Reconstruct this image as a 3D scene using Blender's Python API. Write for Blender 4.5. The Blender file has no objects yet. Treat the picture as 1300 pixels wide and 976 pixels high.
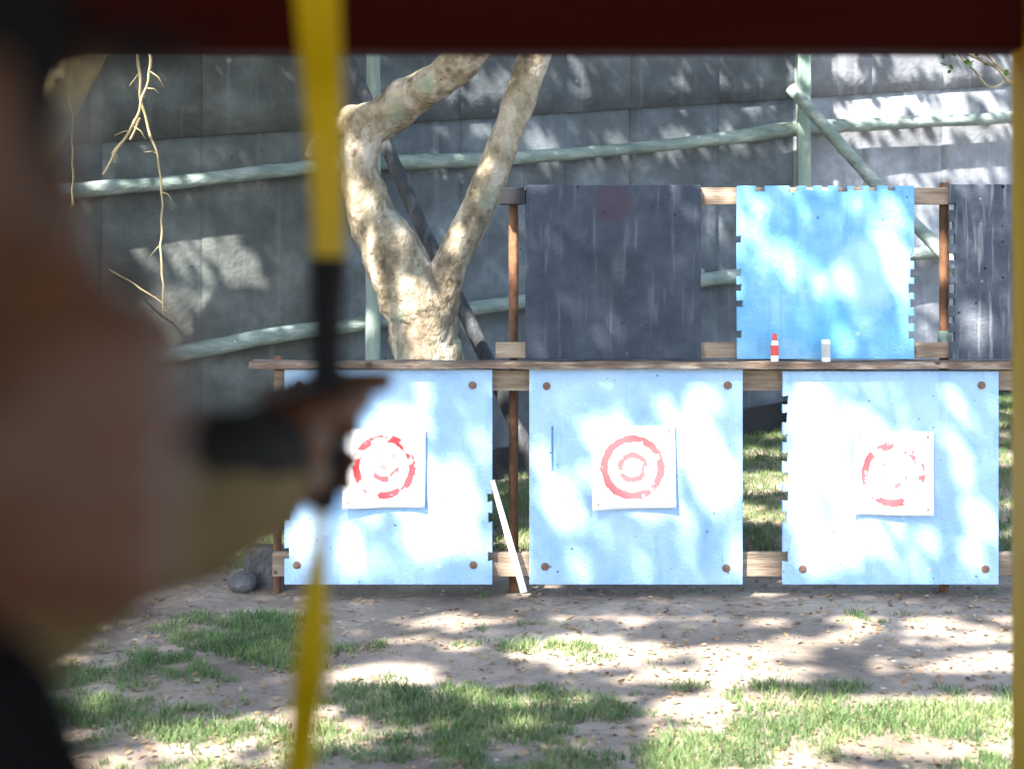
import bpy, bmesh, math, random
import numpy as np
from mathutils import Vector, Matrix, noise as mnoise

rnd = random.Random(7)
rng = np.random.default_rng(11)
R = math.radians
sc = bpy.context.scene
col = sc.collection

# ------------------------------------------------------------------ camera
F = 1805.0            # focal length in photo pixels (50 mm on 36 mm, 1300 px)
CX, HY, EYE = 650.0, 327.0, 1.6
cd = bpy.data.cameras.new('camera'); cam = bpy.data.objects.new('camera', cd); col.objects.link(cam)
cam.location = (0, 0, EYE); cam.rotation_euler = (R(90), 0, 0)
cd.sensor_width = 36; cd.lens = 36 * F / 1300; cd.shift_y = -(488 - HY) / 1300
cd.clip_start = 0.02; cd.clip_end = 2000
cd.dof.use_dof = True; cd.dof.focus_distance = 6.7; cd.dof.aperture_fstop = 2.5
sc.camera = cam

def at(px, py, Y):
    return Vector(((px - CX) / F * Y, Y, EYE - (py - HY) / F * Y))

# fence line in plan
def fenceY(x): return 8.7 + .315 * (x + 2.62)
def atf(px, py, off=0.0):
    k = (px - CX) / F
    Y = (8.7 + .315 * 2.62 - off) / (1 - .315 * k)
    return at(px, py, Y)
def ground_z(x, y):
    t = min(max((y - 7.0) / 3.2, 0), 1); t = t * t * (3 - 2 * t)
    return t * min(max(.115 * (x + 1.4), -.12), 1.2) + .018 * mnoise.noise((x * .9, y * .9, 3)) * min(1, max(0, (y - 3) / 1.5)) + \
        .010 * mnoise.noise((x * 3.1, y * 3.1, 9)) * min(1, max(0, (y - 3) / 1.5))

# ------------------------------------------------------------------ light
SD = Vector((-.366, -.527, .766)).normalized()      # towards the sun
el = math.asin(SD.z); az = math.atan2(SD.x, SD.y)
w = bpy.data.worlds.new('World'); sc.world = w; w.use_nodes = True
nt = w.node_tree; bg = nt.nodes['Background']
sky = nt.nodes.new('ShaderNodeTexSky'); sky.sky_type = 'NISHITA'; sky.sun_disc = False
sky.sun_elevation = el; sky.sun_rotation = az; sky.air_density = 1.0; sky.dust_density = 1.2; sky.ozone_density = 1.0
nt.links.new(sky.outputs[0], bg.inputs[0]); bg.inputs[1].default_value = .15
sd = bpy.data.lights.new('sun', 'SUN'); sd.energy = 4.2; sd.angle = R(.8); sd.color = (1, .95, .87)
so = bpy.data.objects.new('sun', sd); col.objects.link(so)
so.rotation_euler = SD.to_track_quat('Z', 'Y').to_euler()
sc.view_settings.view_transform = 'Standard'; sc.view_settings.look = 'None'
sc.view_settings.exposure = 2.8; sc.view_settings.gamma = 1; sc.view_settings.use_curve_mapping = False

# ------------------------------------------------------------------ materials
def mat(name, cols, scale=4, rough=.7, bump=.2, stretch=(1, 1, 1), detail=6, spots=None, metal=0,
        spec=.3, stains=(), bscale=None, coord='Object', pos=(.3, .7), streak=None, warp=0, trans=0, off=(0, 0, 0)):
    """cols: 2-4 colours on a noise ramp; spots=(scale, size, colour); stains=[(centre, radius, colour, amount)]"""
    m = bpy.data.materials.new(name); m.use_nodes = True
    n = m.node_tree.nodes; L = m.node_tree.links; b = n['Principled BSDF']
    tc = n.new('ShaderNodeTexCoord'); mo = n.new('ShaderNodeMapping'); mo.inputs['Location'].default_value = off; L.new(tc.outputs[coord], mo.inputs[0])
    mp = n.new('ShaderNodeMapping'); mp.inputs['Scale'].default_value = stretch
    L.new(mo.outputs[0], mp.inputs[0])
    no = n.new('ShaderNodeTexNoise'); no.inputs['Scale'].default_value = scale; no.inputs['Detail'].default_value = detail
    no.inputs['Roughness'].default_value = .62; no.inputs['Distortion'].default_value = warp
    L.new(mp.outputs[0], no.inputs['Vector'])
    cr = n.new('ShaderNodeValToRGB'); L.new(no.outputs[0], cr.inputs[0])
    el_ = cr.color_ramp.elements
    while len(el_) < len(cols): el_.new(.5)
    for i, c in enumerate(cols):
        el_[i].position = pos[0] + (pos[1] - pos[0]) * i / max(1, len(cols) - 1); el_[i].color = (*c, 1)
    out = cr.outputs[0]
    def mix(fac, c2, cur):
        x = n.new('ShaderNodeMix'); x.data_type = 'RGBA'
        if isinstance(fac, float): x.inputs[0].default_value = fac
        else: L.new(fac, x.inputs[0])
        L.new(cur, x.inputs[6]); x.inputs[7].default_value = (*c2, 1); return x.outputs[2]
    def mth(op, a, bb=None, clamp=False):
        x = n.new('ShaderNodeMath'); x.operation = op; x.use_clamp = clamp
        for i, v in enumerate((a, bb)):
            if v is None: continue
            if isinstance(v, (int, float)): x.inputs[i].default_value = v
            else: L.new(v, x.inputs[i])
        return x.outputs[0]
    if streak:   # (scale xyz stretch, colour, amount, threshold)
        m2 = n.new('ShaderNodeMapping'); m2.inputs['Scale'].default_value = streak[0]; L.new(mo.outputs[0], m2.inputs[0])
        n2 = n.new('ShaderNodeTexNoise'); n2.inputs['Scale'].default_value = 1; n2.inputs['Detail'].default_value = 5
        L.new(m2.outputs[0], n2.inputs['Vector'])
        f = mth('MULTIPLY', mth('MULTIPLY', mth('SUBTRACT', n2.outputs[0], streak[3]), 9, True), streak[2], True)
        out = mix(f, streak[1], out)
    for sp in (spots or ()):
        v = n.new('ShaderNodeTexVoronoi'); v.inputs['Scale'].default_value = sp[0]; L.new(mo.outputs[0], v.inputs['Vector'])
        sz = n.new('ShaderNodeSeparateColor'); L.new(v.outputs['Color'], sz.inputs[0])
        rad = mth('MULTIPLY', mth('SUBTRACT', sz.outputs[0], 1 - sp[3]), sp[1] / max(sp[3], .01))
        f = mth('MULTIPLY', mth('SUBTRACT', rad, v.outputs['Distance']), sp[4] if len(sp) > 4 else 14, True)
        out = mix(f, sp[2], out)
    for c0, r0, c2, am in stains:
        vm = n.new('ShaderNodeVectorMath'); vm.operation = 'DISTANCE'; L.new(tc.outputs['Object'], vm.inputs[0]); vm.inputs[1].default_value = c0
        d = mth('ADD', vm.outputs['Value'], mth('MULTIPLY', mth('SUBTRACT', no.outputs[0], .5), r0 * 1.6))
        f = mth('MULTIPLY', mth('MULTIPLY', mth('SUBTRACT', r0, d), 3 / r0, True), am)
        out = mix(f, c2, out)
    L.new(out, b.inputs['Base Color'])
    b.inputs['Roughness'].default_value = rough; b.inputs['Metallic'].default_value = metal
    b.inputs['Specular IOR Level'].default_value = spec
    if bump:
        n3 = n.new('ShaderNodeTexNoise'); n3.inputs['Scale'].default_value = bscale or scale * 3; n3.inputs['Detail'].default_value = 8
        L.new(mp.outputs[0], n3.inputs['Vector'])
        bp = n.new('ShaderNodeBump'); bp.inputs['Strength'].default_value = bump; bp.inputs['Distance'].default_value = .02
        L.new(n3.outputs[0], bp.inputs['Height']); L.new(bp.outputs[0], b.inputs['Normal'])
    if trans:
        tr = n.new('ShaderNodeBsdfTranslucent'); L.new(out, tr.inputs[0])
        ms = n.new('ShaderNodeMixShader'); ms.inputs[0].default_value = trans
        o = n['Material Output']; L.new(b.outputs[0], ms.inputs[1]); L.new(tr.outputs[0], ms.inputs[2]); L.new(ms.outputs[0], o.inputs[0])
    return m

def ring_mat(name, seed, wear, tone, cut):
    m = bpy.data.materials.new(name); m.use_nodes = True
    n = m.node_tree.nodes; L = m.node_tree.links; b = n['Principled BSDF']
    tc = n.new('ShaderNodeTexCoord')
    mp = n.new('ShaderNodeMapping'); mp.inputs['Scale'].default_value = (1, 0, 1); L.new(tc.outputs['Object'], mp.inputs[0])
    def mth(op, a, bb=None, clamp=False):
        x = n.new('ShaderNodeMath'); x.operation = op; x.use_clamp = clamp
        for i, v in enumerate((a, bb)):
            if v is None: continue
            if isinstance(v, (int, float)): x.inputs[i].default_value = v
            else: L.new(v, x.inputs[i])
        return x.outputs[0]
    nz = n.new('ShaderNodeTexNoise'); nz.inputs['Scale'].default_value = 30; nz.inputs['Detail'].default_value = 4
    off = n.new('ShaderNodeVectorMath'); off.operation = 'ADD'; off.inputs[1].default_value = (seed, seed * 2, 0)
    L.new(tc.outputs['Object'], off.inputs[0]); L.new(off.outputs[0], nz.inputs['Vector'])
    nb = n.new('ShaderNodeTexNoise'); nb.inputs['Scale'].default_value = 15; nb.inputs['Detail'].default_value = 3; L.new(off.outputs[0], nb.inputs['Vector'])
    ln = n.new('ShaderNodeVectorMath'); ln.operation = 'LENGTH'; L.new(mp.outputs[0], ln.inputs[0])
    r = mth('ADD', ln.outputs['Value'], mth('MULTIPLY', mth('SUBTRACT', nz.outputs[0], .5), .022))
    def ring(Rr, hw):
        return mth('MULTIPLY', mth('SUBTRACT', hw, mth('ABSOLUTE', mth('SUBTRACT', r, Rr))), 150, True)
    inner = ring(.058, .018); outer = ring(.133, .022); dot = mth('MULTIPLY', mth('SUBTRACT', .021, r), 200, True)
    blot = mth('MULTIPLY', mth('SUBTRACT', nb.outputs[0], wear), 7, True)
    blot2 = mth('MULTIPLY', mth('SUBTRACT', nb.outputs[0], cut), 7, True)
    f = mth('ADD', mth('MULTIPLY', outer, blot), mth('MULTIPLY', mth('ADD', mth('MULTIPLY', inner, .985), mth('MULTIPLY', dot, .9)), blot2), True)
    f = mth('MULTIPLY', f, tone)
    mx = n.new('ShaderNodeMix'); mx.data_type = 'RGBA'; L.new(f, mx.inputs[0])
    mx.inputs[6].default_value = (.8, .79, .77, 1); mx.inputs[7].default_value = (.50, .012, .022, 1)
    L.new(mx.outputs[2], b.inputs['Base Color']); b.inputs['Roughness'].default_value = .85
    b.inputs['Specular IOR Level'].default_value = .1
    return m

M = {}
M['ground'] = mat('dirt', [(.10, .078, .060), (.17, .135, .105), (.26, .21, .165), (.35, .295, .235)], 1.3, .95, .9, detail=12, bscale=22,
                  spots=((34, .35, (.07, .055, .045), .3), (21, .3, (.42, .36, .3), .12)), coord='Object', pos=(.28, .72))
M['grass'] = mat('grass', [(.055, .10, .036), (.11, .172, .062), (.21, .26, .11), (.40, .37, .22)], 2.2, .6, 0, pos=(.3, .8), trans=.3)
M['litter'] = mat('dry_leaf', [(.09, .055, .03), (.24, .16, .09), (.4, .3, .19)], 9, .8, 0, trans=.1)
M['leaf'] = mat('leaf', [(.03, .07, .015), (.07, .12, .03)], 3, .5, 0, trans=.25)
for k_, (o_, st_) in enumerate((((3, 1, 2), (((-.2, 0, .2), .10, (.24, .36, .52), .5), ((.25, 0, -.3), .08, (.5, .6, .72), .6))),
                               ((9, 5, 7), (((.02, 0, -.03), .30, (.30, .42, .58), .4), ((-.33, 0, -.12), .07, (.15, .30, .48), .5), ((.3, 0, .3), .10, (.48, .62, .76), .6))),
                               ((17, 2, 11), (((.12, 0, .02), .28, (.31, .43, .59), .4), ((.36, 0, .1), .09, (.17, .33, .52), .4))))):
    M['blue%d' % k_] = mat('blue_foam_%s' % 'abc'[k_], [(.25, .40, .61), (.325, .485, .69), (.42, .58, .76)], 3.2, .85, .35, bscale=80, spec=.12, off=o_, detail=9,
        spots=((30, .22, (.11, .18, .28), .2), (11, .10, (.08, .12, .2), .35), (17, .22, (.52, .67, .8), .12, 6), (48, .22, (.14, .27, .44), .12)),
        streak=((14, 14, 3.0), (.16, .33, .54), .35, .57), stains=st_)
M['bright'] = mat('bright_blue_foam', [(.11, .29, .50), (.17, .38, .59), (.30, .50, .67)], 4, .85, .35, bscale=80, spec=.12, detail=9,
                  spots=((26, .22, (.06, .18, .36), .16), (13, .28, (.48, .64, .78), .22, 5), (9, .3, (.10, .30, .52), .2, 4)),
                  streak=((18, 18, 2.0), (.10, .29, .50), .45, .55), stains=(((.18, 0, .27), .05, (.16, .22, .47), .35), ((-.05, 0, -.25), .2, (.10, .34, .58), .6), ((.2, 0, .0), .2, (.42, .60, .76), .5)))
M['slate'] = mat('slate_foam', [(.028, .037, .050), (.040, .050, .066), (.060, .072, .088)], 5, .85, .3, bscale=80, spec=.12,
                 spots=((24, .28, (.018, .02, .026), .10, 8), (15, .22, (.14, .15, .17), .12, 6)),
                 streak=((30, 30, 3), (.10, .105, .115), .55, .58), stains=(((.0, 0, .33), .11, (.075, .04, .05), .4), ((0, 0, -.02), .17, (.024, .028, .036), .4)))
M['slate2'] = mat('worn_slate_foam', [(.032, .042, .056), (.06, .070, .088), (.13, .14, .155)], 6, .85, .3, bscale=80, spec=.12,
                  spots=((24, .28, (.012, .013, .016), .22), (15, .25, (.2, .21, .23), .2)),
                  streak=((34, 34, 3), (.2, .205, .21), .7, .55))
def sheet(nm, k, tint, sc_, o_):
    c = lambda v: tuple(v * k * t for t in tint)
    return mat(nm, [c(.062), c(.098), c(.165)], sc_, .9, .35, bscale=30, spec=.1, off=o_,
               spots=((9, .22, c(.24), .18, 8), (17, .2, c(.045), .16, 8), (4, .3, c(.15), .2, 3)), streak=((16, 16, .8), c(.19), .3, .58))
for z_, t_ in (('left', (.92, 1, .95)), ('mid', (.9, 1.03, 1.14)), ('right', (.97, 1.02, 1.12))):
    kk = {'left': .85, 'mid': 1.0, 'right': 2.0}[z_]  # tone by zone: stronger light at right is put into paler sheet colour
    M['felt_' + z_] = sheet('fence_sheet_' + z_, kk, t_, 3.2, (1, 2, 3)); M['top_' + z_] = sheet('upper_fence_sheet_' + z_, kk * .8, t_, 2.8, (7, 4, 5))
M['green'] = mat('green_painted_log', [(.09, .125, .108), (.16, .20, .18), (.27, .31, .28)], 5, .8, .5, stretch=(.6, 3, 3), bscale=25,
                 spots=((14, .25, (.30, .33, .28), .2),))
M['greenpost'] = mat('green_painted_post', [(.10, .155, .13), (.16, .225, .19), (.27, .31, .27)], 4, .8, .4, stretch=(3, 3, .4), bscale=25)
M['bark'] = mat('bark', [(.075, .058, .038), (.165, .13, .085), (.25, .205, .14), (.33, .295, .23)], 9, .95, 1.0, detail=12, bscale=34, stretch=(1, 1, .75), pos=(.34, .66),
                spots=((26, .5, (.40, .37, .31), .25, 2), (19, .5, (.08, .062, .043), .35, 3), (6, .6, (.16, .19, .14), .5, 2), (46, .45, (.07, .055, .04), .12, 4), (9, .6, (.42, .38, .32), .4, 2)), streak=((9, 9, 3), (.40, .36, .30), .6, .52))
M['palebark'] = mat('pale_bark', [(.22, .17, .09), (.33, .26, .14), (.42, .34, .2)], 5, .9, .6, stretch=(1, 1, .5))
M['prop'] = mat('weathered_prop', [(.022, .023, .025), (.04, .042, .045), (.10, .105, .11)], 6, .85, .5, stretch=(3, 3, .5), bscale=20)
M['wood'] = mat('raw_timber', [(.13, .09, .062), (.23, .17, .12), (.38, .29, .21)], 5, .8, .4, stretch=(.5, 4, 5), bscale=25,
                spots=((18, .25, (.09, .055, .035), .2),))
M['oldwood'] = mat('shelf_timber', [(.07, .045, .032), (.15, .105, .078), (.36, .29, .22)], 7, .85, .5, stretch=(.7, 4, 4), bscale=25,
                   spots=((14, .35, (.06, .04, .03), .25),))
M['rust'] = mat('rust', [(.05, .028, .02), (.13, .06, .03), (.24, .12, .06)], 9, .85, .6, stretch=(1, 1, .5), bscale=30)
M['washer'] = mat('rusty_washer', [(.13, .07, .05), (.24, .14, .10)], 60, .7, .2)
M['concrete'] = mat('dark_concrete', [(.05, .05, .052), (.09, .088, .088), (.15, .145, .14)], 8, .95, .8, bscale=35)
M['white'] = mat('white_paint', [(.5, .48, .45), (.74, .73, .70)], 9, .7, .3, stretch=(3, 3, .5), pos=(.2, .5))
M['redplastic'] = mat('red_plastic', [(.5, .05, .04), (.62, .10, .08)], 9, .4, 0)
M['grey'] = mat('grey_plastic', [(.32, .32, .31), (.5, .5, .49)], 12, .5, 0)
M['redbeam'] = mat('dark_red_paint', [(.045, .006, .005), (.065, .009, .007)], 4, .9, .2, stretch=(.3, 3, 3), spec=.08)
M['ochre'] = mat('ochre_paint', [(.44, .25, .006), (.54, .32, .012)], 5, .5, .2, stretch=(3, 3, .4))
M['roofdark'] = mat('roof_boards', [(.02, .012, .009), (.04, .024, .017)], 3, .8, .2, stretch=(5, .4, 1))
M['floor'] = mat('packed_earth', [(.07, .055, .045), (.12, .095, .075)], 2, .95, .4)
M['skin'] = mat('skin', [(.115, .048, .025), (.155, .066, .034)], 9, .55, .15, bscale=120, spec=.2)
M['hair'] = mat('hair', [(.012, .009, .007), (.03, .02, .014)], 40, .5, .6, stretch=(3, 3, .3))
M['cap'] = mat('black_cap', [(.010, .009, .010), (.018, .016, .017)], 30, .95, .3, spec=.05)
M['vest'] = mat('black_vest', [(.006, .006, .007), (.014, .013, .014)], 14, .95, .4, spec=.05)
M['khaki'] = mat('khaki_shirt', [(.15, .098, .034), (.22, .148, .054)], 12, .9, .5, bscale=30)
M['trousers'] = mat('dark_trousers', [(.025, .027, .035), (.05, .052, .06)], 10, .9, .4)
M['leather'] = mat('black_leather', [(.008, .007, .006), (.02, .017, .014)], 20, .8, .4, spec=.1)
M['yellow'] = mat('yellow_fibreglass', [(.56, .36, .003), (.66, .44, .005)], 3, .4, .03)
M['black'] = mat('black_plastic', [(.012, .012, .014), (.022, .022, .025)], 8, .6, .1, spec=.15)
M['eye'] = mat('eye', [(.5, .47, .44), (.6, .57, .54)], 10, .3, 0)

# ------------------------------------------------------------------ object helpers
def tag(o, label=None, cat=None, group=None, kind=None):
    if label: o['label'] = label
    if cat: o['category'] = cat
    if group: o['group'] = group
    if kind: o['kind'] = kind
    return o
def empty(name, loc, label, cat, group=None):
    o = bpy.data.objects.new(name, None); col.objects.link(o); o.location = loc; o.empty_display_size = .1
    return tag(o, label, cat, group)
def link_mesh(name, me, m, parent=None, loc=None, smooth=False):
    o = bpy.data.objects.new(name, me); col.objects.link(o)
    if m: me.materials.append(m)
    if smooth: me.polygons.foreach_set('use_smooth', [True] * len(me.polygons))
    if parent:
        o.parent = parent
    if loc is not None: o.location = loc
    return o
def obj(name, bm, m, parent=None, smooth=False, origin=None):
    """bm is in world coordinates; the object's origin moves to the parent's (or `origin`)"""
    org = Vector(origin) if origin is not None else (world(parent) if parent else Vector((0, 0, 0)))
    bm.transform(Matrix.Translation(-org))
    bmesh.ops.recalc_face_normals(bm, faces=bm.faces)
    me = bpy.data.meshes.new(name); bm.to_mesh(me); bm.free()
    o = link_mesh(name, me, m, parent, smooth=smooth)
    o.location = org - (world(parent) if parent else Vector((0, 0, 0)))
    return o
def world(o):
    v = Vector((0, 0, 0))
    while o: v += Vector(o.location); o = o.parent
    return v
def bevel(o, wd=.004, seg=2):
    b = o.modifiers.new('bevel', 'BEVEL'); b.width = wd; b.segments = seg; b.limit_method = 'ANGLE'; b.angle_limit = R(40)
    return o
def box(bm, a, b, rot=None, c=None):
    a, b = Vector(a), Vector(b)
    r = bmesh.ops.create_cube(bm, size=1)
    mt = Matrix.Translation((a + b) / 2) @ Matrix.Diagonal((*(b - a), 1))
    bmesh.ops.transform(bm, matrix=mt, verts=r['verts'])
    return r['verts']
def wavy_box(bm, a, b, ax=0, n=24, amp=.004, seed=0):
    """a long board along axis ax with slightly irregular edges"""
    a, b = Vector(a), Vector(b); rings = []
    o = [i for i in range(3) if i != ax]
    for k in range(n + 1):
        t = a[ax] + (b[ax] - a[ax]) * k / n; ring = []
        for i, (p, q) in enumerate(((a, a), (b, a), (b, b), (a, b))):
            v = Vector((0, 0, 0)); v[ax] = t
            v[o[0]] = p[o[0]] + amp * mnoise.noise((t * 2.3, seed + i, 1)); v[o[1]] = q[o[1]] + amp * mnoise.noise((t * 2.9, seed + i, 7))
            ring.append(bm.verts.new(v))
        rings.append(ring)
    for k in range(n):
        for i in range(4):
            j = (i + 1) % 4; bm.faces.new((rings[k][i], rings[k][j], rings[k + 1][j], rings[k + 1][i]))
    bm.faces.new(rings[0][::-1]); bm.faces.new(rings[-1])
def spline(pts, n=8):
    """Catmull-Rom through (Vector, radius) pairs"""
    out = []
    P = [pts[0]] + list(pts) + [pts[-1]]
    for i in range(1, len(P) - 2):
        for k in range(n):
            t = k / n
            def cr(a, b, c, d): return .5 * ((2 * b) + (c - a) * t + (2 * a - 5 * b + 4 * c - d) * t * t + (3 * b - a - 3 * c + d) * t ** 3)
            out.append((cr(P[i - 1][0], P[i][0], P[i + 1][0], P[i + 2][0]), max(.0005, cr(P[i - 1][1], P[i][1], P[i + 1][1], P[i + 2][1]))))
    out.append(pts[-1]); return out
def tube(bm, path, seg=10, knob=0, seed=0, ellipse=1, ecap=True):
    prev = None; rings = []
    u = None
    for i, (p, r) in enumerate(path):
        a = path[max(0, i - 1)][0]; b = path[min(len(path) - 1, i + 1)][0]
        d = (b - a).normalized() if (b - a).length > 1e-9 else Vector((0, 0, 1))
        if u is None:
            u = d.orthogonal().normalized()
        u = (u - d * u.dot(d)).normalized(); v = d.cross(u)
        ring = []
        for k in range(seg):
            an = 2 * math.pi * k / seg
            dirv = u * math.cos(an) + v * math.sin(an) * ellipse
            q = p + dirv * r
            if knob:
                q = p + dirv * r * (1 + knob * mnoise.noise(q * 7 + Vector((seed, 0, 0))) + knob * .6 * mnoise.noise(q * 19 + Vector((0, seed, 0))))
            ring.append(bm.verts.new(q))
        if rings:
            for k in range(seg):
                bm.faces.new((rings[-1][k], rings[-1][(k + 1) % seg], ring[(k + 1) % seg], ring[k]))
        rings.append(ring)
    if ecap:
        bm.faces.new(rings[0][::-1]); bm.faces.new(rings[-1])
def capsule(bm, a, b, ra, rb, seg=14, n=5, sx=1, sy=1, sz=1):
    """closed tapered limb with round ends"""
    a, b = Vector(a), Vector(b); d = (b - a).normalized(); pts = []
    for k in range(n):
        an = math.pi / 2 * (1 - k / n)
        pts.append((a - d * ra * math.sin(an), max(.0004, ra * math.cos(an))))
    pts += [(a, ra), (a.lerp(b, .5), (ra + rb) / 2), (b, rb)]
    for k in range(1, n + 1):
        an = math.pi / 2 * k / n
        pts.append((b + d * rb * math.sin(an), max(.0004, rb * math.cos(an))))
    tube(bm, pts, seg)
def chain(bm, pts):
    for (a, ra), (b, rb) in zip(pts[:-1], pts[1:]): capsule(bm, a, b, ra, rb)
def ellipsoid(bm, c, r, rot=None, seg=24):
    g = bmesh.ops.create_uvsphere(bm, u_segments=seg, v_segments=seg // 2, radius=1)
    mt = Matrix.Translation(Vector(c)) @ (rot.to_matrix().to_4x4() if rot else Matrix()) @ Matrix.Diagonal((*r, 1))
    bmesh.ops.transform(bm, matrix=mt, verts=g['verts'])
def np_mesh(name, verts, faces4):
    me = bpy.data.meshes.new(name); nv, nf = len(verts), len(faces4); k = faces4.shape[1]
    me.vertices.add(nv); me.vertices.foreach_set('co', verts.astype(np.float32).ravel())
    me.loops.add(nf * k); me.loops.foreach_set('vertex_index', faces4.astype(np.int32).ravel())
    me.polygons.add(nf); me.polygons.foreach_set('loop_start', np.arange(0, nf * k, k, dtype=np.int32))
    me.update(calc_edges=True); me.validate(); return me

# ------------------------------------------------------------------ ground
def axis(fine0, fine1, st, lo, hi):
    a = list(np.arange(fine0, fine1, st)); k = st
    x = fine1
    while x < hi: a.append(x); k *= 1.35; x += k
    a.append(hi); k = st; x = fine0 - st; pre = []
    while x > lo: pre.append(x); k *= 1.35; x -= k
    pre.append(lo); return pre[::-1] + a
xs = axis(-4.5, 5.5, .09, -400, 400); ys = axis(2.5, 12.5, .09, -400, 600)
V = [(x, y, ground_z(x, y) if y < 60 else ground_z(x, 60)) for y in ys for x in xs]
nx = len(xs)
Fc = [(j * nx + i, j * nx + i + 1, (j + 1) * nx + i + 1, (j + 1) * nx + i) for j in range(len(ys) - 1) for i in range(nx - 1)]
gm = np_mesh('ground', np.array(V), np.array(Fc)); g = link_mesh('ground', gm, M['ground'], smooth=True)
tag(g, 'bare trampled earth with patches of grass in front of the target boards', 'ground', kind='structure')

# ------------------------------------------------------------------ target stand
YB = 6.66
stand = empty('target_stand', (at(800, 488, YB).x, 6.8, 0), 'rusty pole and timber batten frame carrying the foam boards in two rows', 'target stand')
def rect(px0, py0, px1, py1, Y): a = at(px0, py0, Y); b = at(px1, py1, Y); return a.x, b.x, b.z, a.z
def batten(name, px0, px1, py0, py1, y0, y1, m, amp=.004, seed=0):
    x0, x1, z0, z1 = rect(px0, py0, px1, py1, YB)
    bm = bmesh.new(); wavy_box(bm, (x0, y0, z0), (x1, y1, z1), 0, 40, amp, seed); return bevel(obj(name, bm, m, stand), .003)
batten('shelf', 318, 1460, 459, 467.5, 6.615, 6.76, M['oldwood'], .008, 3)
batten('shaded_batten_end', 634, 666, 238, 259, 6.69, 6.775, M['black'], .002, 5)  # added black piece: shade on the batten end put into colour
batten('batten', 666.5, 1450, 237, 259, 6.735, 6.775, M['wood'], .004, 5)
batten('batten', 629, 1450, 436, 456, 6.735, 6.775, M['wood'], .004, 6)
batten('batten', 346, 1460, 471, 497, 6.70, 6.745, M['wood'], .005, 7)
batten('batten', 344, 1460, 704, 734, 6.70, 6.745, M['wood'], .005, 8)
for i, (px, top, r) in enumerate(((352, 452, .020), (652, 246, .023), (1199, 232, .023), (1445, 232, .023))):
    p = at(px, top, 6.8); bm = bmesh.new()
    tube(bm, spline([(Vector((p.x + .004 * k % 3 * .01, 6.805, z)), r * (1 + .06 * math.sin(z * 9))) for k, z in enumerate(np.linspace(-.25, p.z, 8))], 4), 12, .05, i)
    obj('post', bm, M['rust'], stand, smooth=True)
# pale wrap at the foot of the right upper pole
p = at(1201, 433, 6.78); bm = bmesh.new(); tube(bm, [(Vector((p.x, 6.80, z)), .033) for z in (1.135, 1.19, 1.25)], 12, .05)
obj('sleeve', bm, M['greenpost'], stand, smooth=True)

# ------------------------------------------------------------------ jigsaw foam boards
def edge_pts(p, q, n_in, lo, hi, nt=11, depth=.026, jit=0):
    """points from p to (not including) q; teeth notched inwards between fractions lo..hi"""
    p, q = Vector(p), Vector(q); d = q - p; out = [p.copy()]; n_in = Vector(n_in)
    for k in range(nt):
        c = (k + .5) / nt
        if not (lo <= c <= hi): continue
        h = rnd.uniform(.17, .27) / nt; f = h + .045 / nt; depth_ = depth * rnd.uniform(.7, 1.1)
        if rnd.random() < .12: continue
        e = rnd.uniform(-.1, .1) / nt
        for t, dd in ((c - h + e, 0), (c - f + e, depth_), (c + f + e, depth_), (c + h + e, 0)):
            out.append(p + d * t + n_in * dd)
    return out
def board(name, px0, py0, px1, py1, Y, m, label, teeth, thick=.03, group=None, parts=True, lean=0.0, tl=(0, 0, 0, 0)):
    x0, x1, z0, z1 = rect(px0, py0, px1, py1, Y)
    cx, cz = (x0 + x1) / 2, (z0 + z1) / 2
    A, B, C_, D = (x0 - cx, z0 - cz), (x1 - cx + tl[1], z0 - cz), (x1 - cx, z1 - cz), (x0 - cx + tl[0], z1 - cz)
    v3 = lambda t: Vector((t[0], 0, t[1]))
    A, B, C_, D = map(v3, (A, B, C_, D))
    pts = edge_pts(A, B, (0, 0, 1), *teeth.get('b', (2, 3))) + edge_pts(B, C_, (-1, 0, 0), *teeth.get('r', (2, 3))) + \
        edge_pts(C_, D, (0, 0, -1), *teeth.get('t', (2, 3))) + edge_pts(D, A, (1, 0, 0), *teeth.get('l', (2, 3)))
    root = empty(name, (cx, Y, cz), label, 'target board', group)
    bm = bmesh.new(); vs = [bm.verts.new(q) for q in pts]; f = bm.faces.new(vs)
    e = bmesh.ops.extrude_face_region(bm, geom=[f]); bmesh.ops.translate(bm, vec=(0, thick, 0), verts=[x for x in e['geom'] if isinstance(x, bmesh.types.BMVert)])
    bm.transform(Matrix.Translation((cx, Y, cz)))
    o = obj('foam_sheet', bm, m, root); bevel(o, .004, 2)
    return root, (x0, x1, z0, z1)
def washer(root, px, py, Y):
    p = at(px, py, Y); bm = bmesh.new()
    for (r, a, b) in ((.019, -.003, 0), (.009, -.009, -.0025)):
        rr = bmesh.ops.create_cone(bm, cap_ends=True, segments=20 if r > .01 else 6, radius1=r, radius2=r, depth=b - a)
        bmesh.ops.transform(bm, matrix=Matrix.Translation((p.x, Y + (a + b) / 2, p.z)) @ Matrix.Rotation(R(90), 4, 'X'), verts=rr['verts'])
    obj('screw', bm, M['washer'], root)
LG = 'blue foam boards of the lower row'
L1, _ = board('target_board', 361, 469, 625, 742, YB, M['blue0'], 'pale blue foam board of the lower row behind the yellow bow, beside the white stick', {'r': (.1, .45), 'l': (.62, .9)}, group=LG)
L2, _ = board('target_board', 672, 468, 943, 742, YB, M['blue1'], 'middle pale blue foam board of the lower row with straight edges and a dark slit', {}, group=LG)
L3, _ = board('target_board', 994, 471, 1268, 742, YB, M['blue2'], 'lower row blue board with jigsaw teeth down its left edge, nearest the yellow post', {'l': (.1, .9)}, group=LG)
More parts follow.
